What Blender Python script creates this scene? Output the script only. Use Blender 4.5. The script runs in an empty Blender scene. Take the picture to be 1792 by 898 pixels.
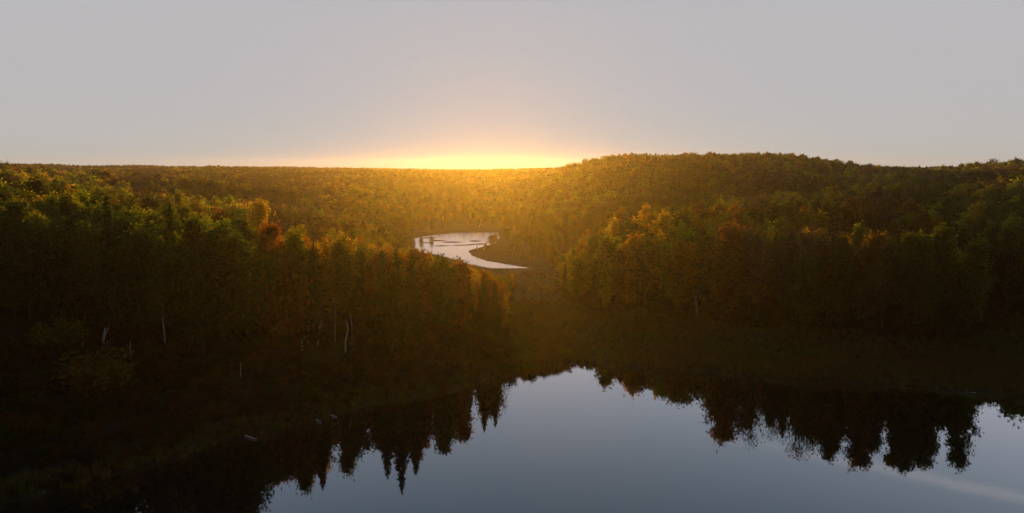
import bpy, math, random
import numpy as np
from mathutils import Vector

rng = np.random.default_rng(7)
random.seed(7)
SC = bpy.context.scene
COL = SC.collection

# ------------------------------------------------------------------ camera
H = 40.0                      # flying height over the lake, metres
FPX = 1168.0                  # focal length in pixels of the 1792 px wide photograph
PITCH = math.atan(158.0 / FPX)
cam_data = bpy.data.cameras.new('camera')
cam = bpy.data.objects.new('camera', cam_data)
COL.objects.link(cam)
cam.location = (0, 0, H)
cam.rotation_euler = (math.pi / 2 - PITCH, 0, 0)
cam_data.sensor_width = 36.0
cam_data.lens = 36.0 * FPX / 1792.0
cam_data.clip_start = 0.5
cam_data.clip_end = 30000
SC.camera = cam

# ------------------------------------------------------------------ world
SUN_AZ = math.atan((857 - 896) / FPX)      # a little left of straight ahead
SUN_EL = math.radians(3.0)
world = bpy.data.worlds.new('World')
SC.world = world
world.use_nodes = True
nt = world.node_tree
nt.nodes.clear()
N = nt.nodes.new
out = N('ShaderNodeOutputWorld')
bg = N('ShaderNodeBackground')
tc = N('ShaderNodeTexCoord')
sep = N('ShaderNodeSeparateXYZ')
nt.links.new(tc.outputs['Generated'], sep.inputs[0])
mr = N('ShaderNodeMath'); mr.operation = 'MAXIMUM'; mr.inputs[1].default_value = 0.0
nt.links.new(sep.outputs['Z'], mr.inputs[0])
ramp = N('ShaderNodeValToRGB')
cr = ramp.color_ramp
stops = [(0.0, (.475, .455, .415)), (0.035, (.490, .478, .462)), (0.10, (.490, .478, .490)),
         (0.20, (.488, .478, .495)), (0.27, (.46, .465, .515)), (0.36, (.375, .43, .50)), (0.5, (.235, .33, .43)),
         (0.7, (.17, .22, .30)), (1.0, (.11, .15, .22))]
cr.elements[0].position = stops[0][0]; cr.elements[0].color = (*stops[0][1], 1)
cr.elements[1].position = stops[-1][0]; cr.elements[1].color = (*stops[-1][1], 1)
for p, c in stops[1:-1]:
    e = cr.elements.new(p); e.color = (*c, 1)
nt.links.new(mr.outputs[0], ramp.inputs[0])
# a thin high streak of cloud, over to the right and above the frame (the lake mirrors it)
dvec = N('ShaderNodeVectorMath'); dvec.operation = 'DOT_PRODUCT'
STREAK_N = (0.0, 0.0, 1.0)
nt.links.new(tc.outputs['Generated'], dvec.inputs[0])
wn = N('ShaderNodeTexNoise'); wn.inputs['Scale'].default_value = 5.0; wn.inputs['Detail'].default_value = 4
nt.links.new(tc.outputs['Generated'], wn.inputs['Vector'])
addn = N('ShaderNodeMath'); addn.operation = 'MULTIPLY_ADD'
nt.links.new(wn.outputs['Fac'], addn.inputs[0]); addn.inputs[1].default_value = 0.02
nt.links.new(dvec.outputs['Value'], addn.inputs[2])
ab = N('ShaderNodeMath'); ab.operation = 'ABSOLUTE'
off = N('ShaderNodeMath'); off.operation = 'SUBTRACT'; off.inputs[1].default_value = 0.01
nt.links.new(addn.outputs[0], off.inputs[0]); nt.links.new(off.outputs[0], ab.inputs[0])
band = N('ShaderNodeMapRange'); band.interpolation_type = 'SMOOTHSTEP'
band.inputs['From Min'].default_value = 0.011; band.inputs['From Max'].default_value = 0.0
nt.links.new(ab.outputs[0], band.inputs['Value'])
side = N('ShaderNodeMapRange'); side.interpolation_type = 'SMOOTHSTEP'
side.inputs['From Min'].default_value = 0.22; side.inputs['From Max'].default_value = 0.55
nt.links.new(sep.outputs['X'], side.inputs['Value'])
bm_ = N('ShaderNodeMath'); bm_.operation = 'MULTIPLY'
nt.links.new(band.outputs[0], bm_.inputs[0]); nt.links.new(side.outputs[0], bm_.inputs[1])
bm2 = N('ShaderNodeMath'); bm2.operation = 'MULTIPLY'; bm2.inputs[1].default_value = 0.34
nt.links.new(bm_.outputs[0], bm2.inputs[0])
mixc = N('ShaderNodeMix'); mixc.data_type = 'RGBA'
nt.links.new(bm2.outputs[0], mixc.inputs['Factor'])
nt.links.new(ramp.outputs[0], mixc.inputs['A']); mixc.inputs['B'].default_value = (.80, .74, .74, 1)
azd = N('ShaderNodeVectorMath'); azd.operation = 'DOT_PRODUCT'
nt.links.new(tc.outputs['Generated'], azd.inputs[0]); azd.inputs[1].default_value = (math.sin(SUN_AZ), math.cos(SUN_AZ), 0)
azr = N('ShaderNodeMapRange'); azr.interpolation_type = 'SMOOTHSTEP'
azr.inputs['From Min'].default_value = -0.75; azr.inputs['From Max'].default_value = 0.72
azr.inputs['To Min'].default_value = 0.20; azr.inputs['To Max'].default_value = 1.0  # unseen sky behind the camera darkened to cut fill on near foliage
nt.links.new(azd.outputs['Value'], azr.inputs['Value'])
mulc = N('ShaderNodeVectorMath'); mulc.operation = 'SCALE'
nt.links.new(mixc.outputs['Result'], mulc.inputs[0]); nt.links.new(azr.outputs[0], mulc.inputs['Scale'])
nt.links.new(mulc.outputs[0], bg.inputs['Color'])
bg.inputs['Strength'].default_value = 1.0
nt.links.new(bg.outputs[0], out.inputs[0])

def img_dir(px, py):
    v = Vector(((px - 896) / FPX, 1.0, -(py - 449) / FPX))
    c, s = math.cos(PITCH), math.sin(PITCH)
    return Vector((v.x, v.y * c + v.z * s, -v.y * s + v.z * c)).normalized()
a_ = img_dir(1400, 793); b_ = img_dir(1792, 872)
a_ = Vector((a_.x, a_.y, -a_.z)); b_ = Vector((b_.x, b_.y, -b_.z))
dvec.inputs[1].default_value = tuple(a_.cross(b_).normalized())

# ------------------------------------------------------------------ sun
sd = bpy.data.lights.new('sun', 'SUN')
sd.energy = 5.0
sd.angle = math.radians(0.6)
sd.color = (1.0, 0.46, 0.04)
sun = bpy.data.objects.new('sun', sd)
COL.objects.link(sun)
sun.location = (0, 200, 300)
sdir = Vector((math.sin(SUN_AZ) * math.cos(SUN_EL), math.cos(SUN_AZ) * math.cos(SUN_EL), math.sin(SUN_EL)))
sun.rotation_euler = sdir.to_track_quat('Z', 'Y').to_euler()

SC.view_settings.view_transform = 'Standard'
SC.view_settings.look = 'None'
SC.view_settings.exposure = 0.0
SC.view_settings.gamma = 1.0
SC.cycles.volume_bounces = 0
SC.cycles.max_bounces = 6
SC.cycles.diffuse_bounces = 2
SC.cycles.glossy_bounces = 2
SC.cycles.transmission_bounces = 2

# ------------------------------------------------------------------ pixel <-> place
CP, SP = math.cos(PITCH), math.sin(PITCH)
def slope(py):                       # downward slope per metre forward
    v = py - 449.0
    return (v * CP + FPX * SP) / (FPX * CP - v * SP)
def at_Y(px, py, Y):                 # point seen at px,py at forward distance Y
    z = H - slope(py) * Y
    depth = Y * CP + (H - z) * SP
    return ((px - 896) / FPX * depth, Y, z)
def at_z(px, py, z=0.0):
    return at_Y(px, py, (H - z) / slope(py))
def to_px(x, y, z):
    depth = y * CP + (H - z) * SP
    up = (z - H) * CP + y * SP
    return 896 + FPX * x / depth, 449 - FPX * up / depth

# ------------------------------------------------------------------ shore lines
LAKE_PX = [(-100, 905), (60, 872), (150, 850), (225, 828), (288, 806), (330, 800), (370, 780), (437, 764), (480, 760),
           (520, 745), (570, 735), (610, 720), (663, 706), (720, 700), (760, 690), (800, 688), (830, 674), (878, 661),
           (905, 657), (930, 655), (975, 650), (995, 634), (1012, 640), (1060, 645), (1100, 643), (1180, 651),
           (1250, 652), (1350, 660), (1450, 667), (1520, 676), (1600, 677), (1700, 690), (1792, 693), (1950, 700)]
LAKE = [at_z(*p)[:2] for p in LAKE_PX]
LAKE = [(-95, -105), (-92, 0), (-82, 45)] + LAKE + [(190, 108), (250, 60), (262, -105)]
RIVER_PX = [(690, 424), (725, 417), (760, 410), (810, 406), (873, 406), (874, 416), (866, 426), (845, 432), (818, 439),
            (826, 448), (850, 456), (880, 461), (918, 467), (950, 470), (900, 471), (860, 470), (825, 464), (800, 455), (765, 446), (700, 440)]
RIVER = [at_z(*p)[:2] for p in RIVER_PX]
MEADOW_PX = [(600, 770), (740, 690), (800, 672), (850, 652), (882, 630), (882, 585), (885, 540), (905, 500), (850, 478), (800, 462), (850, 440), (885, 420),
             (900, 445), (960, 462), (980, 495), (995, 530), (1040, 548), (1100, 555), (1190, 570), (1205, 552), (1235, 552), (1250, 585), (1300, 594), (1450, 612),
             (1600, 620), (1690, 612), (1740, 570), (1800, 560), (2000, 560), (2000, 800)]
BRUSH = [at_z(p[0], p[1], p[2])[:2] for p in [(-150, 640, 6), (0, 634, 6), (100, 625, 6), (180, 614, 6), (230, 630, 5), (330, 640, 5), (421, 640, 4), (500, 612, 4), (600, 602, 4), (650, 612, 4),
         (700, 642, 3), (780, 625, 2), (830, 614, 1), (882, 608, 1), (892, 660, 0), (600, 790, 0), (300, 900, 0), (-300, 1000, 0)]]
MEADOW = [at_z(p[0], p[1], 0.8)[:2] for p in MEADOW_PX] + [(120, 60), (-40, 60)]

def poly_sd(P, X, Y):
    """signed distance, negative inside"""
    P = np.array(P, float); n = len(P)
    d2 = np.full(X.shape, 1e18); inside = np.zeros(X.shape, bool)
    for i in range(n):
        x0, y0 = P[i]; x1, y1 = P[(i + 1) % n]
        ex, ey = x1 - x0, y1 - y0
        t = np.clip(((X - x0) * ex + (Y - y0) * ey) / (ex * ex + ey * ey + 1e-9), 0, 1)
        d2 = np.minimum(d2, (X - x0 - t * ex) ** 2 + (Y - y0 - t * ey) ** 2)
        if y0 != y1:
            c = ((y0 > Y) != (y1 > Y)) & (X < (x1 - x0) * (Y - y0) / (y1 - y0) + x0)
            inside ^= c
    d = np.sqrt(d2)
    return np.where(inside, -d, d)

# cheap smooth value noise
def vnoise(X, Y, s, seed=0):
    r = np.random.default_rng(seed); T = r.random((64, 64))
    x = X / s + 1000; y = Y / s + 1000
    xi = np.floor(x).astype(int); yi = np.floor(y).astype(int)
    fx = x - xi; fy = y - yi
    fx = fx * fx * (3 - 2 * fx); fy = fy * fy * (3 - 2 * fy)
    g = lambda a, b: T[a % 64, b % 64]
    return ((g(xi, yi) * (1 - fx) + g(xi + 1, yi) * fx) * (1 - fy) + (g(xi, yi + 1) * (1 - fx) + g(xi + 1, yi + 1) * fx) * fy) - .5

# ------------------------------------------------------------------ canopy surface through control points
CTRL = [
 (-120, 350, 130), (0, 347, 150), (100, 350, 170), (200, 362, 180), (300, 380, 190), (400, 402, 180), (500, 420, 180), (600, 436, 175),
 (500, 424, 128), (600, 438, 130), (690, 440, 131), (760, 448, 142), (830, 468, 146), (868, 500, 150),
 (0, 372, 118), (200, 386, 118), (350, 408, 120), (-120, 380, 110),
 (0, 291, 380), (100, 308, 360), (180, 328, 330), (0, 335, 250), (-120, 290, 380), (250, 350, 280), (330, 352, 260), (450, 385, 250),
 (550, 395, 240), (650, 418, 230), (250, 312, 600), (400, 312, 700), (500, 322, 600), (600, 335, 500), (700, 352, 450),
 (780, 378, 520), (850, 380, 520), (900, 392, 420),
 (-200, 286, 2500), (0, 288, 2500), (200, 291, 2500), (400, 293, 2500), (600, 295, 2500), (750, 298, 2500), (850, 300, 2500), (950, 296, 2000),
 (100, 303, 1100), (300, 302, 1200), (500, 304, 1200), (700, 309, 1100), (850, 313, 1100), (950, 305, 1000),
 (900, 405, 350), (950, 440, 240), (1000, 455, 192), (1050, 440, 178), (1100, 422, 174), (1150, 408, 170), (1200, 408, 162), (1120, 385, 230), (1200, 380, 230),
 (1280, 410, 152), (1400, 408, 162), (1500, 415, 157), (1590, 418, 152), (1700, 418, 150), (1792, 415, 150), (1950, 415, 150),
 (1450, 362, 215), (1600, 385, 200), (1700, 362, 215), (1792, 345, 215), (1300, 372, 280), (1200, 378, 300), (1100, 372, 350), (1000, 365, 400),
 (1380, 327, 400), (1550, 322, 400), (1700, 327, 300), (1792, 318, 280), (1950, 310, 280),
 (1000, 289, 900), (1050, 280, 800), (1100, 273, 750), (1200, 271, 700), (1280, 268, 700), (1350, 272, 700), (1450, 284, 700), (1550, 292, 900),
 (1640, 295, 900), (1700, 291, 700), (1792, 286, 600), (1950, 280, 600), (1100, 320, 550), (1200, 310, 520), (1300, 300, 500), (1400, 310, 480),
 (1500, 312, 500), (1650, 309, 450), (1792, 301, 400), (1280, 292, 1300), (1500, 296, 1800), (1792, 294, 2500), (1280, 296, 2500), (2100, 290, 2500),
 (720, 440, 210), (720, 432, 270), (790, 452, 200), (790, 450, 250), (850, 476, 190), (850, 474, 240), (900, 480, 280), (0, 330, 200),
 (1500, 412, 140), (1700, 418, 147), (1400, 408, 146), (1600, 403, 140),
]
cx = []; cz = []
for px, py, Y in CTRL:
    if Y > 450: Y = 450 + (Y - 450) * .32
    x, y, z = at_Y(px, py, Y)
    cx.append((x / Y * 1.4, math.log(Y / 100.0))); cz.append(z)
cx = np.array(cx); cz = np.array(cz)
def tpsk(r2): return np.where(r2 > 1e-12, r2 * np.log(r2 + 1e-12), 0.0)
n_ = len(cx)
K = tpsk(((cx[:, None] - cx[None]) ** 2).sum(-1)) + np.eye(n_) * 0.004
Pm = np.hstack([np.ones((n_, 1)), cx])
A = np.block([[K, Pm], [Pm.T, np.zeros((3, 3))]])
W = np.linalg.solve(A, np.concatenate([cz, np.zeros(3)]))
def canopy(X, Y):
    shp = X.shape; X = X.ravel(); Y = Y.ravel()
    Yc = np.clip(Y, 70, 1120)
    q = np.stack([np.clip(X / Yc, -1.1, 1.1) * 1.4, np.log(Yc / 100.0)], 1)
    res = np.zeros(len(X))
    for i in range(0, len(X), 40000):
        qq = q[i:i + 40000]
        r2 = ((qq[:, None] - cx[None]) ** 2).sum(-1)
        res[i:i + 40000] = tpsk(r2) @ W[:n_] + W[n_] + qq @ W[n_ + 1:]
    res = res + 3.0 * (vnoise(X, Y, 75, 44) + .5 * vnoise(X, Y, 28, 45)) * np.clip((Y - 700) / 200, 0, 1)
    far = np.clip((Y - 1130) / 120, 0, 1)
    res = np.clip(res, 3, 50.5) * (1 - far) + 28 * far
    return res.reshape(shp)

def ground(X, Y):
    X = np.asarray(X, float); Y = np.asarray(Y, float)
    C = canopy(X, Y)
    th = 17.0 + 2 * vnoise(X, Y, 60, 3) - 9.5 * np.clip((Y - 560) / 160, 0, 1)
    G = np.maximum(C - th, 0.9 + 0.8 * vnoise(X, Y, 9, 5))
    dl = poly_sd(LAKE, X, Y); dr = poly_sd(RIVER, X, Y); dm = poly_sd(MEADOW, X, Y)
    dl = dl + 1.6 * vnoise(X, Y, 5, 1) + .8 * vnoise(X, Y, 2.2, 2)
    w = np.minimum(dl, dr)
    m = 1 / (1 + np.exp(-np.clip((dm - 3) / 4, -30, 30)))          # 0 in the meadow
    flat = 0.75 + 0.5 * vnoise(X, Y, 14, 8) + .25 * vnoise(X, Y, 4, 9)
    G = flat * (1 - m) + G * m
    G = np.minimum(G, 0.12 + 0.24 * np.maximum(w, 0))
    G = np.maximum(G, 0.10)
    G = np.where(w < 0.5, np.clip(0.1 + (w - .5) * 0.35, -2.4, 0.12), G)
    # mud and weed bars breaking the surface of the far pool
    for (px, py, L, wd) in BARS:
        bx, by = at_z(px, py)[:2]
        G = np.where(dr < 0, np.maximum(G, 0.4 - 0.8 * (((X - bx) / L) ** 2 + ((Y - by - .12 * (X - bx)) / wd) ** 2)), G)
    return G
BARS = [(752, 416, 9, 2.2), (768, 421, 8, 2.5), (790, 424, 9, 2.4), (812, 429, 10, 2.0), (842, 427, 9, 2.3), (775, 430, 7, 2),
        (832, 422, 6, 1.6), (858, 423, 5, 2.2), (745, 425, 6, 2)]

# ------------------------------------------------------------------ materials
def new_mat(name):
    m = bpy.data.materials.new(name); m.use_nodes = True; m.node_tree.nodes.clear()
    return m, m.node_tree
def mat_leaf(name, needle=False):
    m, t = new_mat(name); N = t.nodes.new; L = t.links.new
    o = N('ShaderNodeOutputMaterial')
    at = N('ShaderNodeAttribute'); at.attribute_type = 'INSTANCER'; at.attribute_name = 'leaf_color'
    geo = N('ShaderNodeNewGeometry')
    hs = N('ShaderNodeHueSaturation')
    h = N('ShaderNodeMapRange'); h.inputs['To Min'].default_value = 0.475; h.inputs['To Max'].default_value = 0.52
    v = N('ShaderNodeMapRange'); v.inputs['To Min'].default_value = 0.6; v.inputs['To Max'].default_value = 1.35
    wn = N('ShaderNodeTexWhiteNoise'); wn.noise_dimensions = '1D'
    L(geo.outputs['Random Per Island'], h.inputs['Value']); L(geo.outputs['Random Per Island'], wn.inputs['W'])
    L(wn.outputs['Value'], v.inputs['Value'])
    L(at.outputs['Color'], hs.inputs['Color']); L(h.outputs[0], hs.inputs['Hue']); L(v.outputs[0], hs.inputs['Value'])
    d = N('ShaderNodeBsdfDiffuse'); tr = N('ShaderNodeBsdfTranslucent'); mx = N('ShaderNodeMixShader')
    mx.inputs[0].default_value = 0.22 if needle else 0.5
    warm = N('ShaderNodeMix'); warm.data_type = 'RGBA'; warm.blend_type = 'MULTIPLY'; warm.inputs['Factor'].default_value = 1
    L(hs.outputs[0], warm.inputs['A']); warm.inputs['B'].default_value = (1.6, 1.6, .6, 1)
    L(hs.outputs[0], d.inputs[0]); L(warm.outputs['Result'], tr.inputs[0])
    L(d.outputs[0], mx.inputs[1]); L(tr.outputs[0], mx.inputs[2]); L(mx.outputs[0], o.inputs[0])
    return m
def mat_noise(name, c1, c2, scale=3, rough=.9, bump=.0, detail=5, c3=None, scale3=.05, stretch=None):
    m, t = new_mat(name); N = t.nodes.new; L = t.links.new
    o = N('ShaderNodeOutputMaterial'); b = N('ShaderNodeBsdfPrincipled'); b.inputs['Roughness'].default_value = rough
    b.inputs['Specular IOR Level'].default_value = .15
    tcn = N('ShaderNodeTexCoord'); src = tcn.outputs['Object']
    if stretch:
        mp = N('ShaderNodeMapping'); mp.inputs['Scale'].default_value = stretch; L(src, mp.inputs[0]); src = mp.outputs[0]
    n = N('ShaderNodeTexNoise'); n.inputs['Scale'].default_value = scale; n.inputs['Detail'].default_value = detail
    L(src, n.inputs['Vector'])
    r = N('ShaderNodeValToRGB'); r.color_ramp.elements[0].position = .35; r.color_ramp.elements[1].position = .65
    r.color_ramp.elements[0].color = (*c1, 1); r.color_ramp.elements[1].color = (*c2, 1)
    L(n.outputs['Fac'], r.inputs[0]); col = r.outputs[0]
    if c3:
        n3 = N('ShaderNodeTexNoise'); n3.inputs['Scale'].default_value = scale3; n3.inputs['Detail'].default_value = 3
        L(src, n3.inputs['Vector'])
        r3 = N('ShaderNodeMapRange'); r3.inputs['From Min'].default_value = .45; r3.inputs['From Max'].default_value = .6
        L(n3.outputs['Fac'], r3.inputs['Value'])
        mx = N('ShaderNodeMix'); mx.data_type = 'RGBA'; L(r3.outputs[0], mx.inputs['Factor']); L(col, mx.inputs['A'])
        mx.inputs['B'].default_value = (*c3, 1); col = mx.outputs['Result']
    L(col, b.inputs['Base Color'])
    if bump:
        bp = N('ShaderNodeBump'); bp.inputs['Strength'].default_value = bump; L(n.outputs['Fac'], bp.inputs['Height']); L(bp.outputs[0], b.inputs['Normal'])
    L(b.outputs[0], o.inputs[0])
    return m
def mat_water(name, ripple, rough, scale, bright):
    m, t = new_mat(name); N = t.nodes.new; L = t.links.new
    o = N('ShaderNodeOutputMaterial')
    tcn = N('ShaderNodeTexCoord'); mp = N('ShaderNodeMapping'); mp.inputs['Scale'].default_value = (scale, scale * 1.6, 1)
    L(tcn.outputs['Object'], mp.inputs[0])
    n = N('ShaderNodeTexNoise'); n.inputs['Scale'].default_value = 1; n.inputs['Detail'].default_value = 4
    L(mp.outputs[0], n.inputs['Vector'])
    bp = N('ShaderNodeBump'); bp.inputs['Strength'].default_value = ripple; bp.inputs['Distance'].default_value = .05
    L(n.outputs['Fac'], bp.inputs['Height'])
    fr = N('ShaderNodeFresnel'); fr.inputs['IOR'].default_value = 1.333
    mu = N('ShaderNodeMath'); mu.operation = 'MULTIPLY'; mu.inputs[1].default_value = bright; mu.use_clamp = True
    L(fr.outputs[0], mu.inputs[0])
    d = N('ShaderNodeBsdfDiffuse'); d.inputs[0].default_value = (.004, .005, .006, 1)
    g = N('ShaderNodeBsdfGlossy'); g.inputs['Roughness'].default_value = rough; g.inputs['Color'].default_value = (.93, .95, 1, 1)
    L(bp.outputs[0], g.inputs['Normal'])
    mx = N('ShaderNodeMixShader'); L(mu.outputs[0], mx.inputs[0]); L(d.outputs[0], mx.inputs[1]); L(g.outputs[0], mx.inputs[2])
    L(mx.outputs[0], o.inputs[0])
    return m
M_LEAF = mat_leaf('broad_leaves'); M_NEEDLE = mat_leaf('spruce_needles', True)
M_BARK = mat_noise('grey_brown_bark', (.05, .035, .025), (.11, .08, .06), 6, bump=.4, stretch=(3, 3, .6))
M_BIRCH = mat_noise('pale_birch_bark', (.30, .27, .25), (.78, .75, .70), 5, bump=.2, stretch=(1, 1, 3))
M_GROUND = mat_noise('autumn_ground', (.018, .014, .007), (.045, .032, .014), .5, bump=.3, detail=8, c3=(.030, .036, .012), scale3=.05)
M_GRASS = mat_leaf('marsh_grass_blades', True)
M_LAKE = mat_water('still_lake_water', .05, .015, .6, 4.0)
M_RIVER = mat_water('far_pool_water', .30, .10, .5, 1.45)

# ------------------------------------------------------------------ mesh helpers
def mesh_from(name, V, F, mats, midx=None, smooth=False):
    """V (n,3), F list of arrays (k,3) or (k,4) all joined"""
    me = bpy.data.meshes.new(name)
    V = np.asarray(V, np.float32)
    me.vertices.add(len(V)); me.vertices.foreach_set('co', V.ravel())
    loops = np.concatenate([f.ravel() for f in F]).astype(np.int32)
    tot = np.concatenate([np.full(len(f), f.shape[1]) for f in F]).astype(np.int32)
    start = np.concatenate([[0], np.cumsum(tot)[:-1]]).astype(np.int32)
    me.loops.add(len(loops)); me.loops.foreach_set('vertex_index', loops)
    me.polygons.add(len(tot)); me.polygons.foreach_set('loop_start', start)
    try: me.polygons.foreach_set('loop_total', tot)
    except Exception: pass
    for m in mats: me.materials.append(m)
    if midx is not None: me.polygons.foreach_set('material_index', np.asarray(midx, np.int32))
    if smooth: me.polygons.foreach_set('use_smooth', np.ones(len(tot), bool))
    me.update(calc_edges=True)
    return me
class Geo:
    def __init__(s): s.V = []; s.F = []; s.n = 0
    def add(s, V, F):
        s.V.append(np.asarray(V, float)); s.F.append(np.asarray(F, int) + s.n); s.n += len(V)
    def tube(s, P, R, k=6):
        P = np.asarray(P, float); n = len(P); V = []
        for i in range(n):
            t = P[min(i + 1, n - 1)] - P[max(i - 1, 0)]; t = t / (np.linalg.norm(t) + 1e-9)
            a = np.cross(t, (0.3, 1, 0.1)); a /= np.linalg.norm(a) + 1e-9; b = np.cross(t, a)
            for j in range(k):
                q = 2 * math.pi * j / k
                V.append(P[i] + R[i] * (a * math.cos(q) + b * math.sin(q)))
        F = [(i * k + j, i * k + (j + 1) % k, (i + 1) * k + (j + 1) % k, (i + 1) * k + j) for i in range(n - 1) for j in range(k)]
        s.add(V, F)
        V2 = [P[-1]]; s.V.append(np.array(V2)); s.n += 1
        base = s.n - 1 - k
        s.F.append(np.array([(base + j, base + (j + 1) % k, s.n - 1, s.n - 1) for j in range(k)]))
    def leaves(s, C, size, r, flat=.0, aspect=1.6, down=0.0):
        """diamond leaf sprays at centres C"""
        n = len(C)
        nr = r.normal(size=(n, 3)); nr[:, 2] += flat; nr /= np.linalg.norm(nr, axis=1)[:, None]
        u = r.normal(size=(n, 3)); u[:, 2] -= down
        u -= (u * nr).sum(1)[:, None] * nr; u /= np.linalg.norm(u, axis=1)[:, None]
        v = np.cross(nr, u)
        sz = (size * r.uniform(.6, 1.3, n))[:, None]
        bend = nr * sz * .18
        V = np.stack([C - u * sz * aspect / 2, C + v * sz / 2 + bend, C + u * sz * aspect / 2, C - v * sz / 2 + bend], 1).reshape(-1, 3)
        i = np.arange(n)[:, None] * 4
        s.add(V, np.hstack([i, i + 1, i + 2, i + 3]))
    def arrays(s):
        return np.concatenate(s.V), [_fix(f) for f in s.F]
def _fix(f): return f
def build_geo(g, name, mats):
    V = np.concatenate(g.V); tri = []; quad = []
    for f in g.F:
        if f.shape[1] == 4:
            deg = f[:, 2] == f[:, 3]
            if deg.any(): tri.append(f[deg][:, :3])
            if (~deg).any(): quad.append(f[~deg])
        else: tri.append(f)
    return mesh_from(name, V, ([np.concatenate(quad)] if quad else []) + ([np.concatenate(tri)] if tri else []), mats)

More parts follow.
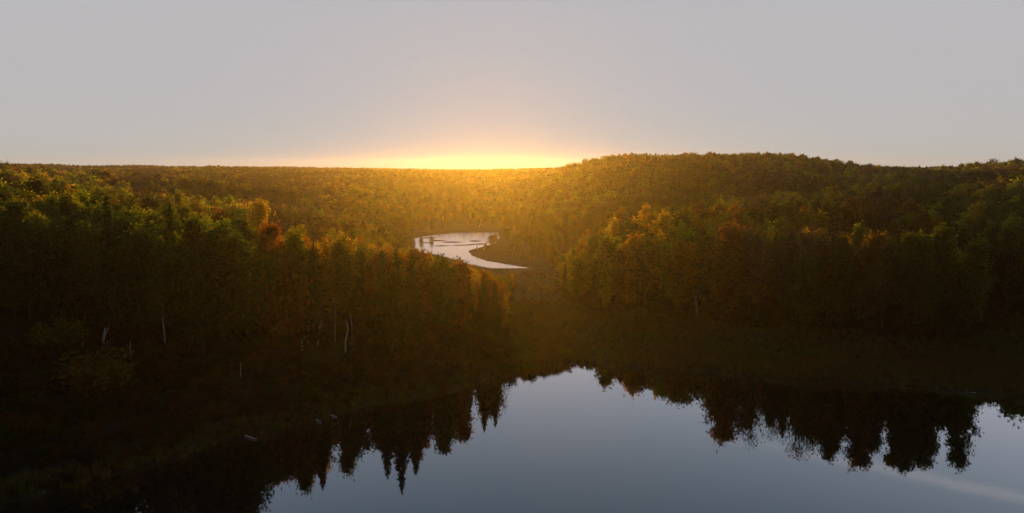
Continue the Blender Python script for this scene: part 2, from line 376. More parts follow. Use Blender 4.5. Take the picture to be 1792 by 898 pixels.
# ------------------------------------------------------------------ tree kinds (20 m tall originals)
def limb_pts(p0, dirv, length, r, n=4, up=.25, wob=.12):
    P = [np.array(p0, float)]; d = np.array(dirv, float); d /= np.linalg.norm(d)
    for i in range(n):
        d = d + np.array((0, 0, up / n)) + r.normal(size=3) * wob; d /= np.linalg.norm(d)
        P.append(P[-1] + d * length / n)
    return np.array(P)
def tree_kind(kind, seed, nleaf, lsize):
    r = np.random.default_rng(seed)
    T = Geo(); L = Geo(); Ht = 20.0
    if kind in ('aspen', 'broad', 'bare', 'thin'):
        lean = r.normal(size=2) * .35
        tz = np.linspace(-.6, Ht * (.93 if kind != 'broad' else .8), 9)
        wob = np.cumsum(r.normal(size=(9, 2)) * .12, 0)
        TP = np.stack([wob[:, 0] + lean[0] * tz / Ht * 2, wob[:, 1] + lean[1] * tz / Ht * 2, tz], 1); TP[:2, :2] *= .2
        R0 = {'aspen': .22, 'broad': .30, 'bare': .20, 'thin': .16}[kind]
        T.tube(TP, R0 * (1 - .9 * np.linspace(0, 1, 9)), 7)
        nl = {'aspen': 46, 'broad': 40, 'bare': 42, 'thin': 26}[kind]
        lo = {'aspen': .14, 'broad': .12, 'bare': .22, 'thin': .2}[kind]
        rad = {'aspen': 2.7, 'broad': 4.4, 'bare': 3.0, 'thin': 2.0}[kind]
        cen = []; wts = []
        for i in range(nl):
            t = lo + (0.97 - lo) * (i + r.random()) / nl
            z = t * Ht * (.93 if kind != 'broad' else .8)
            bx = np.interp(z, TP[:, 2], TP[:, 0]); by = np.interp(z, TP[:, 2], TP[:, 1])
            q = (t - lo) / (1 - lo)
            if kind == 'broad': env = rad * math.sqrt(max(.05, 1 - (2 * q - .9) ** 2 * .75))
            else: env = rad * (0.75 + 1.1 * q) * (1 - q) ** .7 * 1.15 + .35
            env *= r.uniform(.65, 1.2)
            a = i * 2.4 + r.uniform(-.5, .5)
            steep = r.uniform(.7, 1.5) if kind != 'broad' else r.uniform(.15, 1.1)
            P = limb_pts((bx, by, z), (math.cos(a), math.sin(a), steep), env * math.sqrt(1 + steep ** 2 * .6), r, 4, .5)
            T.tube(P, np.linspace(.075, .015, 5) * (1.4 if kind == 'broad' else 1), 4)
            for s in (1, 2, 3, 4):
                cen.append(P[s]); wts.append((.35, .8, 1.1, 1.0)[s - 1])
            if kind in ('bare', 'thin') or i % 3 == 0:
                for _ in range(5 if kind == 'bare' else 2):
                    k = r.integers(1, 4); dd = P[k + 1] - P[k] + r.normal(size=3) * .5 + np.array((0, 0, .3))
                    Q = limb_pts(P[k], dd, r.uniform(.8, 1.9), r, 3, .3)
                    T.tube(Q, (.03, .022, .015, .01), 3)
                    cen.append(Q[-1]); wts.append(.7)
        top = TP[-1]
        for _ in range(6): cen.append(top + r.normal(size=3) * (.45, .45, .7)); wts.append(.8)
        cen = np.array(cen); wts = np.array(wts); wts *= r.uniform(.25, 1.7, len(wts)); wts /= wts.sum()
        n = nleaf if kind != 'bare' else nleaf // 7
        idx = r.choice(len(cen), n, p=wts)
        sg = {'aspen': (.42, .42, .62), 'broad': (.7, .7, .55), 'bare': (.5, .5, .5), 'thin': (.4, .4, .55)}[kind]
        C = cen[idx] + r.normal(size=(n, 3)) * sg
        L.leaves(C, lsize * (1 if kind != 'bare' else .7), r, .7)
        tl, ml = M_BARK, M_LEAF
        if kind == 'thin': tl = M_BIRCH
    elif kind == 'spruce':
        TP = [(0, 0, -.6), (0, 0, 6), (.1, 0, 13), (.05, .1, Ht)]
        T.tube(TP, (.26, .2, .11, .02), 7)
        C = []
        nw = 34
        for i in range(nw):
            q = i / nw; z = 1.6 + (Ht - 1.8) * q
            env = 3.0 * (1 - q) ** .85 * r.uniform(.8, 1.15) + .15
            nb = 9 if q < .6 else 6
            for j in range(nb):
                a = 2 * math.pi * (j + r.random() * .6) / nb + i
                ll = env * r.uniform(.7, 1.15)
                tip = np.array((math.cos(a) * ll, math.sin(a) * ll, z - ll * .25 + .12))
                b0 = np.array((0, 0, z))
                if q < .85: T.tube([b0, (b0 + tip) / 2 + (0, 0, .02 - ll * .06), tip], (.03, .02, .008), 3)
                m = max(3, int(nleaf / (nw * 8) * (ll / 1.7)))
                s = r.random(m) ** .6
                C.append(b0 + (tip - b0) * s[:, None] + r.normal(size=(m, 3)) * (.14, .14, .12) - np.array((0, 0, .16)) * s[:, None])
        C.append(np.array((0, 0, Ht - .3)) + r.normal(size=(20, 3)) * (.08, .08, .35))
        L.leaves(np.concatenate(C), lsize * .85, r, 0, 2.0, .8)
        tl, ml = M_BARK, M_NEEDLE
    elif kind == 'bush':               # 4 m tall
        cen = []
        for i in range(16):
            a = i * 2.4; st = r.uniform(.6, 2.0)
            P = limb_pts((r.normal() * .2, r.normal() * .2, -.2), (math.cos(a), math.sin(a), st), r.uniform(2, 3.8), r, 4, .4)
            T.tube(P, (.05, .04, .03, .02, .01), 4)
            cen += [P[2], P[3], P[4]]
        cen = np.array(cen)
        C = cen[r.integers(0, len(cen), nleaf)] + r.normal(size=(nleaf, 3)) * (.45, .45, .4)
        C[:, 2] = np.maximum(C[:, 2], .05)
        L.leaves(C, lsize, r, .5)
        tl, ml = M_BARK, M_LEAF
    return T, L, tl, ml
def kind_meshes(kind, seed, nleaf, lsize):
    T, L, tl, ml = tree_kind(kind, seed, nleaf, lsize)
    return build_geo(T, 'trunk', [tl]), build_geo(L, 'crown', [ml])
def kind_joined(kind, seed, nleaf, lsize):
    T, L, tl, ml = tree_kind(kind, seed, nleaf, lsize)
    a = build_geo(T, 'a', [tl]); b = build_geo(L, 'b', [ml])
    nt_ = len(a.polygons); g = Geo()
    me = None
    VT = np.concatenate(T.V); VL = np.concatenate(L.V)
    V = np.concatenate([VT, VL]); F = []; mi = []
    for f in T.F:
        deg = f[:, 2] == f[:, 3]
        for ff in ((f[deg][:, :3] if deg.any() else None), (f[~deg] if (~deg).any() else None)):
            if ff is not None: F.append(ff); mi += [0] * len(ff)
    for f in L.F: F.append(f + len(VT)); mi += [1] * len(f)
    bpy.data.meshes.remove(a); bpy.data.meshes.remove(b)
    return mesh_from('forest_' + kind, V, F, [tl, ml], mi)

# ------------------------------------------------------------------ object helpers
def link(o): COL.objects.link(o); return o
def tag(o, label=None, cat=None, group=None, kind=None):
    if label: o['label'] = label
    if cat: o['category'] = cat
    if group: o['group'] = group
    if kind: o['kind'] = kind
    return o

# ------------------------------------------------------------------ terrain
def spaced(a, b, d0, g):
    r_ = [a]; d = d0
    while r_[-1] < b: r_.append(r_[-1] + d); d *= g
    return np.array(r_)
xs_mid = np.arange(-230, 230.1, 1.7)
xs_out = spaced(230, 1380, 2.5, 1.03)[1:]
XS = np.concatenate([-xs_out[::-1], xs_mid, xs_out])
YS = np.concatenate([np.arange(-105, 60, 5.0), np.arange(60, 240, 1.4), np.arange(240, 480, 2.4), spaced(480, 1240, 3.0, 1.012)])
GX, GY = np.meshgrid(XS, YS)
GZ = ground(GX, GY)
nx, ny = len(XS), len(YS)
V = np.stack([GX.ravel(), GY.ravel(), GZ.ravel()], 1)
i0 = (np.arange(ny - 1)[:, None] * nx + np.arange(nx - 1)[None]).ravel()
F = np.stack([i0, i0 + 1, i0 + nx + 1, i0 + nx], 1)
me = mesh_from('terrain', V, [F], [M_GROUND], smooth=True)
tag(link(bpy.data.objects.new('terrain', me)), kind='structure')

def sheet(name, x0, x1, y0, y1, mat):
    me = mesh_from(name, [(x0, y0, 0), (x1, y0, 0), (x1, y1, 0), (x0, y1, 0)], [np.array([[0, 1, 2, 3]])], [mat])
    return tag(link(bpy.data.objects.new(name, me)), kind='structure')
rx = [p[0] for p in RIVER]; ry = [p[1] for p in RIVER]
sheet('lake', -104, 272, -104.9, max(p[1] for p in LAKE) + 3, M_LAKE)
sheet('river', min(rx) - 4, max(rx) + 4, min(ry) - 4, max(ry) + 4, M_RIVER)

# ------------------------------------------------------------------ scatter of trees
COLS = {
 'dark green': (.032, .062, .012), 'olive green': (.075, .098, .014), 'yellow green': (.215, .250, .018), 'golden yellow': (.420, .285, .020),
 'orange': (.300, .145, .018), 'rusty brown': (.150, .080, .025), 'purple brown': (.085, .055, .050)}
CN = list(COLS)
def colour_pick(x, y, z, r):
    """which autumn colour a tree at x,y has; drifts of colour, with front rows darkened for shade"""
    px, py = to_px(x, y, z)
    n1 = float(vnoise(np.array([x]), np.array([y]), max(22, y * .09), 21)[0]) + .35 * r.normal() * .5
    if 600 < px < 900 and y < 165: w = [3, 2.5, .4, .6, 1.2, 4, 2]
    elif px >= 900 and y < 165: w = [4, 4, .8, .5, .7, 1.5, 2.5]  # front rows weighted to darker leaf colours, dimming their shaded near faces
    elif px >= 250 and y < 132: w = [3, 4, .8, .6, .6, 2, 1]
    elif y > 720: w = [2, 3, 1, .6, .4, 3, 2.5]
    elif px < 330 and y < 300: w = [2, 4, 6, 1.6, .5, .4, .1]
    elif px < 900 and y < 330: w = [1.5, 2.5, 3.5, 3.5, 2, 1.2, .5]
    elif px < 900: w = [2, 3, 2.5, 3, 2.5, 2, 1.2]
    elif y > 360: w = [5, 7, 4, .6, .2, .8, .8]
    elif px > 1550: w = [4, 4, 3, 1.2, 1.2, .8, 1.5]
    else: w = [2.5, 4, 2.5, 2, 1.5, 1.5, 2]
    w = np.array(w, float); w /= w.sum(); c = np.cumsum(w)
    return CN[min(6, int(np.searchsorted(c, min(.999, max(0, .5 + n1 * 1.25)))))] if r.random() < .84 else CN[r.choice(7, p=w)]
pts = []
def scatter(y0, y1, sp, jit=.42):
    res = []
    y = y0; k = 0
    while y < y1:
        s = sp(y) if callable(sp) else sp
        hw = y * .80 + 25
        xs = np.arange(-hw, hw, s) + (s / 2 if k % 2 else 0)
        P = np.stack([xs + rng.uniform(-jit, jit, len(xs)) * s, np.full(len(xs), y) + rng.uniform(-jit, jit, len(xs)) * s], 1)
        res.append(P); y += s * .9; k += 1
    return np.concatenate(res)
S1 = scatter(84, 330, 4.8); S2 = scatter(330, 620, lambda y: 7.6); S3 = scatter(620, 1190, lambda y: 5.6)
P_ = np.concatenate([S1, S2, S3])
dl = poly_sd(LAKE, P_[:, 0], P_[:, 1]); dr = poly_sd(RIVER, P_[:, 0], P_[:, 1]); dm = poly_sd(MEADOW, P_[:, 0], P_[:, 1]); db = poly_sd(BRUSH, P_[:, 0], P_[:, 1])
for a_, b_, Y_ in ((448, 354, 215), (335, 342, 235), (205, 338, 240), (1137, 388, 215), (1488, 345, 220), (1415, 366, 215), (1275, 412, 180), (1418, 405, 165),
                  (1505, 392, 165), (1715, 487, 152), (846, 480, 139), (866, 496, 138), (818, 470, 146), (720, 440, 131), (668, 440, 130), (548, 428, 128), (1205, 440, 172), (1275, 425, 156)):
    q_ = at_Y(a_, b_, Y_); dr = np.where(np.hypot(P_[:, 0] - q_[0], P_[:, 1] - q_[1]) < 4.2, -1, dr)
keep = (dl > 2.5) & (dr > 3) & (dm > 0) & (db > 0)
P_ = P_[keep]; dl = dl[keep]
Gz = ground(P_[:, 0], P_[:, 1]); Cz = canopy(P_[:, 0], P_[:, 1])
Hh = Cz - Gz + rng.normal(size=len(P_)) * np.where(P_[:, 1] < 400, 1.5, 1.3)
terr = np.tanh(5 * vnoise(P_[:, 0], P_[:, 1], 46, 71)) * 2.6 + 2.5 * vnoise(P_[:, 0], P_[:, 1], 17, 72)
Hh += terr * np.clip((P_[:, 1] - 120) / 60, 0.25, 1) * np.clip((620 - P_[:, 1]) / 150, .12, 1)
Hh = np.clip(Hh, 5.5, 27)
# the trees before the winding pool are low enough to leave it open
for i in np.nonzero((P_[:, 1] < 330) & (np.abs(P_[:, 0]) < 90))[0]:
    tx, ty = to_px(P_[i, 0], P_[i, 1], Gz[i] + Hh[i])
    if 705 < tx < 935:
        lim = np.interp(tx, [705, 740, 765, 800, 850, 880, 935], [430, 436, 447, 453, 474, 480, 480])
        zt = H - slope(lim + rng.uniform(-1, 7)) * P_[i, 1]
        Hh[i] = min(Hh[i], max(zt - Gz[i], 2.5))
Hh = np.minimum(Hh, 51.0 - Gz)
# only scrub grows on the marsh just behind the far pool
for i in np.nonzero((P_[:, 1] > 400) & (P_[:, 1] < 620) & (np.abs(P_[:, 0]) < 130))[0]:
    tx, ty = to_px(P_[i, 0], P_[i, 1], Gz[i])
    if 680 < tx < 890: Hh[i] = min(Hh[i], 2 + max(0, P_[i, 1] - 432) * .075 + max(0, 720 - tx) * .1 + max(0, tx - 865) * .2)
Hh = np.where(P_[:, 1] > 620, np.clip(Hh, 4, 9.5), Hh)

near = P_[:, 1] < 330
# ---- single trees: the 285 that stand nearest
NK = [('aspen', 11), ('aspen', 12), ('aspen', 13), ('broad', 21), ('broad', 22), ('thin', 31), ('thin', 32), ('spruce', 41), ('spruce', 42), ('bare', 51), ('bare', 52)]
NEAR = {}
for k, s in NK:
    NEAR.setdefault(k, []).append(kind_meshes(k, s, {'aspen': 5200, 'broad': 6500, 'thin': 3000, 'spruce': 7000, 'bare': 5200}[k], .34))
BUSH = [kind_meshes('bush', 61, 1500, .26), kind_meshes('bush', 62, 1500, .26)]
def kind_for(col, r):
    if col == 'purple brown': return 'bare'
    if col == 'dark green': return 'spruce' if r.random() < .25 else 'broad'
    return r.choice(['aspen', 'broad', 'thin'], p=[.6, .25, .15])
WORD = {'aspen': 'aspen', 'broad': 'broad tree', 'thin': 'birch', 'spruce': 'spruce', 'bare': 'bare tree', 'bush': 'bush'}
NAME = {'aspen': 'aspen_tree', 'broad': 'broadleaf_tree', 'thin': 'birch_tree', 'spruce': 'spruce_tree', 'bare': 'bare_tree', 'bush': 'bush'}
def make_tree(kind, x, y, h, col, label, group=None, z=None, wid=1.0, var=None, cat='tree', base=20.0):
    src = BUSH if kind == 'bush' else NEAR[kind]
    tm, cm = src[random.randrange(len(src)) if var is None else var]
    if z is None: z = float(ground(np.array([x]), np.array([y]))[0])
    e = link(bpy.data.objects.new(NAME[kind], None)); e.location = (x, y, z); e.rotation_euler = (0, 0, random.uniform(0, 6.28))
    e.empty_display_size = .5
    s = h / base; e.scale = (s * wid, s * wid, s)
    tag(e, label, cat, group)
    t = link(bpy.data.objects.new('trunk', tm)); t.parent = e
    c = link(bpy.data.objects.new('crown', cm)); c.parent = e
    cc = COLS[col] if isinstance(col, str) else col
    j = [random.uniform(.85, 1.15) for _ in range(3)]
    c['leaf_color'] = [cc[0] * j[0], cc[1] * j[1], cc[2] * j[2]]
    return e

order = np.argsort(P_[:, 1] + np.abs(P_[:, 0]) * .25)
single = []; rest = np.ones(len(P_), bool)
for i in order:
    px, py = to_px(P_[i, 0], P_[i, 1], Gz[i] + Hh[i])
    if -30 < px < 1822 and len(single) < 262: single.append(i)
    if len(single) >= 262: break
rest[single] = False
def zone(px, y, d):
    for lim, s in ((110, 'at far left'), (260, 'by the thick birch trunk'), (420, 'left of the orange aspen'), (540, 'below the orange aspen'),
                   (680, 'behind bent pale trunks'), (900, 'on the left point'), (1150, 'right of the meadow'), (1290, 'by the forked white tree'),
                   (1440, 'behind the right bank'), (1600, 'below the red tree'), (9999, 'at far right')):
        if px < lim: break
    row = 'in front' if d < 10 else ('midway' if d < 26 else 'deep')
    return s, row
todo = []
for i in single:
    x, y = P_[i]
    col = colour_pick(x, y, Gz[i] + Hh[i], rng)
    k = str(kind_for(col, rng))
    px, _ = to_px(x, y, Gz[i] + Hh[i])
    dmm = float(poly_sd(MEADOW, np.array([x]), np.array([y]))[0]); dd = min(dl[i], dmm) if px > 880 else dl[i] - 12
    s, row = zone(px, y, dd)
    hw = 'tall' if Hh[i] > 20.5 else ('short' if Hh[i] < 14 else 'middling')
    todo.append((px, i, k, col, (hw, col, WORD[k], row, s)))
ORD = ['leftmost', 'second from left', 'third from left', 'fourth from left', 'fifth from left', 'sixth from left', 'seventh from left',
       'eighth from left', 'ninth from left', 'tenth from left', 'eleventh from left', 'twelfth from left']
NUM = ['', 'one', 'two', 'three', 'four', 'five', 'six', 'seven', 'eight', 'nine', 'ten', 'eleven', 'twelve']
groups = {}
for t_ in sorted(todo): groups.setdefault(t_[4], []).append(t_)
for (hw, col, wd, row, s), lst in groups.items():
    pl = f"{hw} {col} {wd if wd == 'spruce' else wd + ('es' if wd == 'birch' else 's')} {row} {s}"
    for j, (px, i, k, _c, _) in enumerate(lst):
        x, y = P_[i]; n = len(lst)
        lab = f'{hw} {col} {wd} {row} {s}' if n == 1 else (f'{ORD[j]} of {NUM[n]} {pl}' if n <= 12 else pl)
        make_tree(k, x, y, Hh[i], col, lab, pl if n > 1 else None, z=float(Gz[i]), wid=random.uniform(.9, 1.35 if k != 'broad' else 1.05) * (1 + .25 * (Hh[i] < 14)))

# ---- single trees one can point at
def T(px, py, Y, kind, col, label, wid=1.0, var=None, hmax=30):
    x, y, z = at_Y(px, py, Y)
    g = float(ground(np.array([x]), np.array([y]))[0])
    return make_tree(kind, x, y, min(hmax, max(5, z - g)), col, label, None, z=g, wid=wid, var=var)
T(448, 354, 215, 'aspen', (.55, .32, .02), 'tall bright orange aspen standing above the left hand treetops', 1.35, 0)
T(335, 342, 235, 'broad', (.30, .17, .02), 'wide golden brown tree rounding up behind the yellow green treetops', 1.15, 0)
T(205, 338, 240, 'broad', (.32, .15, .02), 'orange treetop between the two left canopies', .9, 1)
T(1137, 388, 215, 'broad', (.36, .21, .02), 'round golden treetop alone right of the winding pool', .8, 0)
T(1488, 345, 220, 'aspen', (.36, .12, .03), 'tall orange red tree at the top of the right hand wood', 1.4, 1)
T(1415, 366, 215, 'bare', (.30, .2, .1), 'tree with pale bare twigs beside the orange red one', 1.1, 0)
T(1275, 412, 180, 'broad', (.33, .19, .02), 'golden leafed tree among purple bare ones, right of centre', .7, 1)
T(1418, 405, 165, 'aspen', (.22, .16, .02), 'yellow plume topped tree in front of the purple thicket', .9, 2)
T(1505, 392, 165, 'aspen', (.20, .19, .03), 'pale yellow green tree with two rounded tops on the right', 1.0, 1)
T(1715, 487, 152, 'broad', (.30, .12, .02), 'low orange tree standing in the dark wood at the right', .6, 0)
T(846, 480, 139, 'spruce', 'dark green', 'dark spruce at the tip of the left point beside the meadow', 1.05, 0)
T(866, 496, 138, 'spruce', 'dark green', 'shorter spruce at the very end of the left point', 1.0, 1)
T(818, 470, 146, 'spruce', 'dark green', 'spruce behind the tip of the left point', 1.0, 1)
T(720, 440, 131, 'spruce', 'dark green', 'spruce in the middle of the left point, halfway to its tip', 1.1, 0)
T(668, 440, 130, 'spruce', 'dark green', 'tall spruce right of the bent pale trunks', 1.15, 1)
T(548, 428, 128, 'spruce', 'dark green', 'dark spruce directly above the forked pale trunk', 1.1, 0)
T(1205, 440, 172, 'bare', 'rusty brown', 'sparse bare crowned tree at the meadow edge by the white trunk', 1.0, 1)
T(1275, 425, 156, 'broad', 'dark green', 'broad flat topped dark tree on the right bank', 1.0, 0)
def hit(px, py):
    Ys = np.arange(70, 320, .5); pp = np.array([at_Y(px, py, Y) for Y in Ys]); g = ground(pp[:, 0], pp[:, 1])
    k = np.nonzero(pp[:, 2] <= np.maximum(g, 0))[0]; k = k[0] if len(k) else len(Ys) - 1
    return float(pp[k, 0]), float(Ys[k]), float(max(g[k], 0))
def B(px, py, z, h, col, label, w=1):
    x, y, g = hit(px, py)
    return make_tree('bush', x, y, h, col, label, None, z=g, base=4.0, wid=w, cat='bush')
B(100, 618, 8, 6.2, (.17, .13, .016), 'yellow low branches built as a bush, in the dark below the far left trees')  # bush mesh stands in for a tree's lower branches
B(172, 690, 5, 7.5, (.16, .085, .015), 'orange yellow bush low on the dark left bank', 1.1)
B(505, 600, 4, 15, (.26, .08, .02), 'tall rust red bushy tree left of the pale trunks', .6)
B(990, 628, 1, 2.2, 'olive green', 'rounded olive shrub on the spit at the head of the lake')
B(925, 650, .6, 1.8, 'olive green', 'low willow shrub on the shore between spit and point', 1.3)
B(893, 655, .6, 2.4, 'dark green', 'dark shrub at the waterline beside the last spruce')

# ---- pale trunks and logs
def tube_obj(name, P, R, mat, k=7):
    g = Geo(); g.tube(P, R, k); me = build_geo(g, name, [mat]); me.polygons.foreach_set('use_smooth', np.ones(len(me.polygons), bool))
    return bpy.data.objects.new(name, me)
def snag(pxs, Y, r0, label, fork=None):
    """pale standing trunk through image points, foot first"""
    Y = hit(*pxs[0])[1]
    pt = [np.array(at_Y(px, py, Y)) for px, py in pxs]
    g = float(ground(np.array([pt[0][0]]), np.array([pt[0][1]]))[0])
    foot = np.array((pt[0][0], pt[0][1], g))
    e = link(bpy.data.objects.new('birch_snag', None)); e.location = foot; tag(e, label, 'dead tree')
    P = [(0, 0, -.4)] + [tuple(p - foot) for p in (pt if pt[0][2] > g + .5 else pt[1:])]
    n = len(P); t = link(tube_obj('trunk', P, np.linspace(r0 * 1.35, r0 * .5, n), M_BIRCH)); t.parent = e
    for f in fork or []:
        q = [tuple(np.array(at_Y(px, py, Y)) - foot) for px, py in f]
        b = link(tube_obj('branch', q, np.linspace(r0 * .6, r0 * .2, len(q)), M_BIRCH, 5)); b.parent = e
    return e
snag([(604, 617), (605, 596), (609, 575), (606, 562)], 107, .14, 'longest pale bent trunk, bowed to the right, on the left shore')
snag([(616, 592), (616, 572), (613, 548)], 109, .09, 'thin grey trunk just right of the long bent one')
snag([(538, 600), (539, 580), (541, 561)], 110, .09, 'short straight pale trunk, left of the forked one')
snag([(556, 604), (557, 585), (560, 570), (564, 556)], 110, .10, 'pale trunk leaning right with a side branch on the left shore', [[(558, 580), (562, 572), (568, 566)]])
snag([(529, 615), (529, 604), (528, 594)], 108, .10, 'stubby grey trunk at the left end of the pale trunks')
snag([(586, 600), (586, 560), (586, 521)], 112, .05, 'very thin high pole among the pale trunks')
snag([(181, 614), (181, 595), (184, 574)], 103, .2, 'thick pale birch trunk in the gap under the far left trees', [[(182, 590), (187, 580), (190, 572)]])
snag([(228, 632), (228, 615), (228, 598)], 101, .09, 'short pale trunk right of the orange yellow bush')
snag([(421, 660), (421, 648), (421, 634)], 102, .07, 'slim light pole alone on the dark left slope')
snag([(1219, 555), (1219, 540), (1217, 524), (1212, 503)], 150, .2, 'forked white tree at the right edge of the meadow', [[(1217, 526), (1221, 514), (1224, 502)], [(1218, 532), (1225, 520), (1229, 509)]])
def log(a, b, r0, label, zz=.22):
    A_ = np.array(at_z(*a)); B_ = np.array(at_z(*b)); c = (A_ + B_) / 2; c[2] = zz
    P = [A_ - c + (0, 0, zz), (A_ - c) * .3 + (0, .1, zz), (B_ - c) * .4 + (0, -.1, zz + .05), B_ - c + (0, 0, zz + .1)]
    P = [np.array((p[0], p[1], p[2] - (zz if i in (1, 2) else zz))) for i, p in enumerate(P)]
    o = link(tube_obj('fallen_log', P, (r0, r0 * .95, r0 * .7, r0 * .4), M_BIRCH)); o.location = c
    return tag(o, label, 'log')
log((1680, 688), (1716, 690), .13, 'thin white log lying in the water off the right bank')
log((575, 728), (590, 731), .13, 'pale log at the waterline below the bent trunks')
log((545, 733), (562, 740), .12, 'grey driftwood log angled into the water left of the pale one')
log((420, 762), (450, 770), .12, 'brown log half in the water on the dark left shore')

# ------------------------------------------------------------------ masses nobody could count
proto_col = bpy.data.collections.new('forest_stock')      # not linked: only feeds the scatter
def scatter_object(name, P, scale, rot, idx, colr, stock, label, cat):
    me = bpy.data.meshes.new(name); n = len(P)
    me.vertices.add(n); me.vertices.foreach_set('co', np.asarray(P, np.float32).ravel())
    def att(nm, typ, data, key):
        a = me.attributes.new(nm, typ, 'POINT'); a.data.foreach_set(key, np.asarray(data).ravel())
    att('scl', 'FLOAT_VECTOR', np.asarray(scale, np.float32), 'vector')
    r3 = np.zeros((n, 3), np.float32); r3[:, 2] = rot; att('rot', 'FLOAT_VECTOR', r3, 'vector')
    att('idx', 'INT', np.asarray(idx, np.int32), 'value')
    att('leaf_color', 'FLOAT_VECTOR', np.asarray(colr, np.float32), 'vector')
    me.update()
    c = bpy.data.collections.new(name + '_stock')
    for i, s in enumerate(stock):
        o = bpy.data.objects.new('%s_%02d' % (name, i), s); c.objects.link(o)
    ng = bpy.data.node_groups.new(name, 'GeometryNodeTree')
    ng.interface.new_socket('Geometry', in_out='INPUT', socket_type='NodeSocketGeometry')
    ng.interface.new_socket('Geometry', in_out='OUTPUT', socket_type='NodeSocketGeometry')
    gi = ng.nodes.new('NodeGroupInput'); go = ng.nodes.new('NodeGroupOutput')
    iop = ng.nodes.new('GeometryNodeInstanceOnPoints'); ci = ng.nodes.new('GeometryNodeCollectionInfo')
    ci.inputs['Collection'].default_value = c; ci.inputs['Separate Children'].default_value = True; ci.inputs['Reset Children'].default_value = True
    iop.inputs['Pick Instance'].default_value = True
    def na(nm, typ):
        a = ng.nodes.new('GeometryNodeInputNamedAttribute'); a.data_type = typ; a.inputs['Name'].default_value = nm
        return [o for o in a.outputs if o.enabled and o.name == 'Attribute'][0]
    L = ng.links.new
    L(gi.outputs[0], iop.inputs['Points']); L(ci.outputs[0], iop.inputs['Instance'])
    L(na('idx', 'INT'), iop.inputs['Instance Index']); L(na('scl', 'FLOAT_VECTOR'), iop.inputs['Scale'])
    e2r = ng.nodes.new('FunctionNodeEulerToRotation'); L(na('rot', 'FLOAT_VECTOR'), e2r.inputs[0]); L(e2r.outputs[0], iop.inputs['Rotation'])
    L(iop.outputs[0], go.inputs[0])
    o = link(bpy.data.objects.new(name, me)); o.modifiers.new('scatter', 'NODES').node_group = ng
    return tag(o, label, cat, kind='stuff')

KIX = {'aspen': [0, 1], 'broad': [2, 3], 'thin': [0, 1], 'spruce': [4], 'bare': [5]}
def forest(name, sel, nleaf, lsize, label):
    stock = [kind_joined('aspen', 71, nleaf, lsize), kind_joined('aspen', 72, nleaf, lsize), kind_joined('broad', 73, int(nleaf * 1.2), lsize),
             kind_joined('broad', 74, int(nleaf * 1.2), lsize), kind_joined('spruce', 75, int(nleaf * 1.2), lsize), kind_joined('bare', 76, nleaf * 3, lsize)]
    ids = np.nonzero(sel)[0]; vn = vnoise(P_[ids, 0], P_[ids, 1], 55, 81); sc = []; ix = []; cl = []
    for i in ids:
        x, y = P_[i]
        col = colour_pick(x, y, Gz[i] + Hh[i], rng); k = str(kind_for(col, rng))
        ix.append(KIX[k][rng.integers(0, len(KIX[k]))])
        s = Hh[i] / 20; w = s * rng.uniform(.9, 1.4) * (1.0 if y < 620 else 1.6) * (1.45 if 330 < y < 620 else 1)
        sc.append((w, w, s)); cl.append((np.array(COLS[col]) * .88 + .12 * np.array((.11, .105, .018) if y > 600 else (.10, .10, .017))) * rng.uniform(.88, 1.12, 3) * rng.uniform(.8, 1.25) * (1 + 1.5 * vn[len(cl)]))
    P3 = np.stack([P_[ids, 0], P_[ids, 1], Gz[ids]], 1)
    return scatter_object(name, P3, sc, rng.uniform(0, 6.28, len(ids)), ix, cl, stock, label, 'forest')
Yv = P_[:, 1]
forest('nearer_forest', rest & (Yv < 420), 3200, .42, 'autumn wood filling both sides of the valley behind the shore trees')
forest('far_forest', rest & (Yv >= 420) & (Yv < 650), 1300, .68, 'wooded hill and valley floor beyond the winding pool')
forest('horizon_forest', rest & (Yv >= 650), 600, 1.1, 'hazy woods along the horizon')

# undergrowth on the banks
U = scatter(74, 215, 2.5)
dl2 = poly_sd(LAKE, U[:, 0], U[:, 1]); dr2 = poly_sd(RIVER, U[:, 0], U[:, 1]); dm2 = poly_sd(MEADOW, U[:, 0], U[:, 1])
ku = (dl2 > .8) & (dr2 > 2) & (((dm2 > 0) & ((dl2 < 40) | (dm2 < 26))) | ((dm2 <= 0) & (rng.random(len(U)) < .10)))
for px0, py0 in ((604, 617), (616, 592), (538, 600), (556, 604), (529, 615), (586, 600), (181, 614), (228, 632), (421, 660), (1219, 555)):
    hx, hy, _g = hit(px0, py0); upx = 896 + FPX * U[:, 0] / (U[:, 1] * CP + H * SP)
    ku &= ~((np.abs(upx - px0) < 9) & (U[:, 1] < hy + 1) & (U[:, 1] > hy - 9))
U = U[ku]; dm2 = dm2[ku]; dl2 = dl2[ku]
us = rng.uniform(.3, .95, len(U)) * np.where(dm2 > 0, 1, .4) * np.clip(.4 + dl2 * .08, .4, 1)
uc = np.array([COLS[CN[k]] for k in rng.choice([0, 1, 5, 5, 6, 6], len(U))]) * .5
def bushj(seed, n, s): return kind_joined('bush', seed, n, s)
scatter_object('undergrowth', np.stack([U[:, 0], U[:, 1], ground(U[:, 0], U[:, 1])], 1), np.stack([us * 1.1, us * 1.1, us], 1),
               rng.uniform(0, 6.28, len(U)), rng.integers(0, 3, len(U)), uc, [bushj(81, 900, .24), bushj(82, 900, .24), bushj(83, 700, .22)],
               'dark tangled undergrowth along the banks', 'undergrowth')
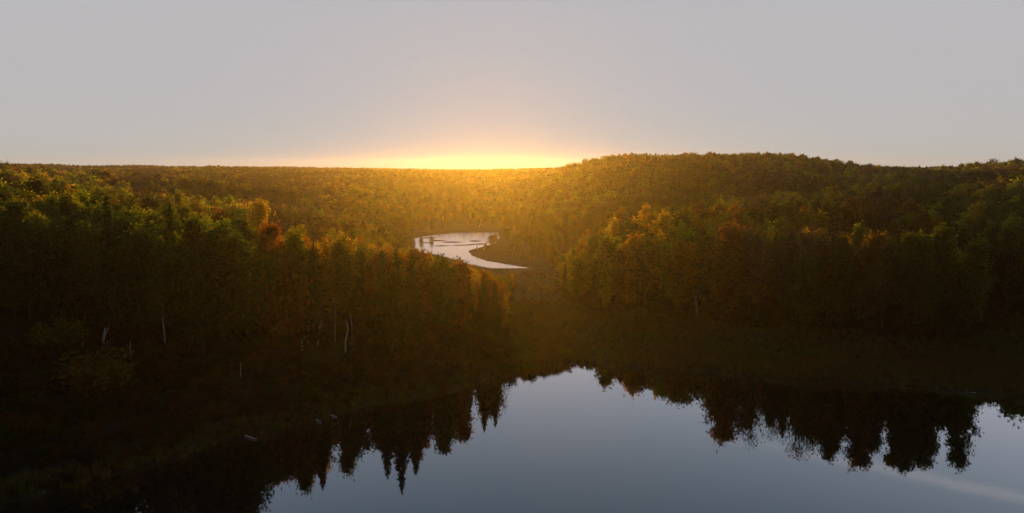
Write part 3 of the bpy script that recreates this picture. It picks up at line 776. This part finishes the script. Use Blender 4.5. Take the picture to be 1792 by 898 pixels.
# marsh grass
def tuft(seed, n=60, h=1.0, sp=.55):
    r = np.random.default_rng(seed); V = []; F = []
    for i in range(n):
        a = r.uniform(0, 6.28); d = sp * math.sqrt(r.random()); x, y = d * math.cos(a), d * math.sin(a)
        b = r.uniform(0, 6.28); l = h * r.uniform(.5, 1.2); ox, oy = r.normal(size=2) * .28 * l
        w = .035; k = len(V)
        V += [(x - w * math.cos(b), y - w * math.sin(b), -.1), (x + w * math.cos(b), y + w * math.sin(b), -.1),
              (x + ox * .4 + w * .7 * math.cos(b), y + oy * .4 + w * .7 * math.sin(b), l * .6), (x + ox * .4 - w * .7 * math.cos(b), y + oy * .4 - w * .7 * math.sin(b), l * .6), (x + ox, y + oy, l)]
        F.append((k, k + 1, k + 2, k + 3)); 
    V = np.array(V); Q = np.array(F); Tt = np.stack([Q[:, 3], Q[:, 2], Q[:, 2] + 2], 1)
    return mesh_from('tuft', V, [Q, Tt], [M_GRASS])
Gp = scatter(70, 330, lambda y: 1.15 if y < 190 else 2.2, .5)
d1 = poly_sd(LAKE, Gp[:, 0], Gp[:, 1]); d2 = poly_sd(RIVER, Gp[:, 0], Gp[:, 1]); d3 = poly_sd(MEADOW, Gp[:, 0], Gp[:, 1])
kg = (d1 > .2) & (d2 > .5) & ((d3 < 2) | (d1 < 4))
Gp = Gp[kg]; d2 = d2[kg]
gn = vnoise(Gp[:, 0], Gp[:, 1], 9, 33) + .6 * vnoise(Gp[:, 0], Gp[:, 1] * 2.5, 5, 34)
gs = (.55 + .5 * rng.random(len(Gp)) + .5 * gn) * np.where(Gp[:, 1] > 190, .8, 1) * np.clip(d2 / 18, .35, 1)
g1 = np.array((.11, .12, .025)); g2 = np.array((.15, .095, .035)); g3 = np.array((.08, .12, .022))
tt = np.clip(.5 + 1.3 * gn + .2 * rng.normal(size=len(Gp)), 0, 1)[:, None]
gc = np.where(vnoise(Gp[:, 0], Gp[:, 1], 16, 35)[:, None] > .05, g3, g1) * (1 - tt) + g2 * tt
scatter_object('marsh_grass', np.stack([Gp[:, 0], Gp[:, 1], ground(Gp[:, 0], Gp[:, 1])], 1), np.stack([gs * 1.2, gs * 1.2, gs], 1),
               rng.uniform(0, 6.28, len(Gp)), rng.integers(0, 3, len(Gp)), gc, [tuft(91), tuft(92), tuft(93, 50, 1.2)],
               'tussocky brown green marsh grass on the meadow and banks', 'grass')

# ------------------------------------------------------------------ haze
m, t = new_mat('evening_haze')
o = t.nodes.new('ShaderNodeOutputMaterial'); pv = t.nodes.new('ShaderNodeVolumePrincipled')
pv.inputs['Color'].default_value = (.95, .86, .70, 1); pv.inputs['Density'].default_value = 0.00010
pv.inputs['Anisotropy'].default_value = 0.80
t.links.new(pv.outputs[0], o.inputs['Volume'])
x0, x1, y0, y1, z0, z1 = -1500, 1500, -130, 1290, -3.6, 51.4
Vb = [(x, y, z) for z in (z0, z1) for y in (y0, y1) for x in (x0, x1)]
Fb = np.array([(0, 2, 3, 1), (4, 5, 7, 6), (0, 1, 5, 4), (2, 6, 7, 3), (0, 4, 6, 2), (1, 3, 7, 5)])
tag(link(bpy.data.objects.new('haze', mesh_from('haze', Vb, [Fb], [m]))), 'thin golden evening haze over lake and woods', 'haze', kind='stuff')
print('trees', len(P_), 'grass', len(Gp), 'undergrowth', len(U), 'top', (Gz + Hh).max())
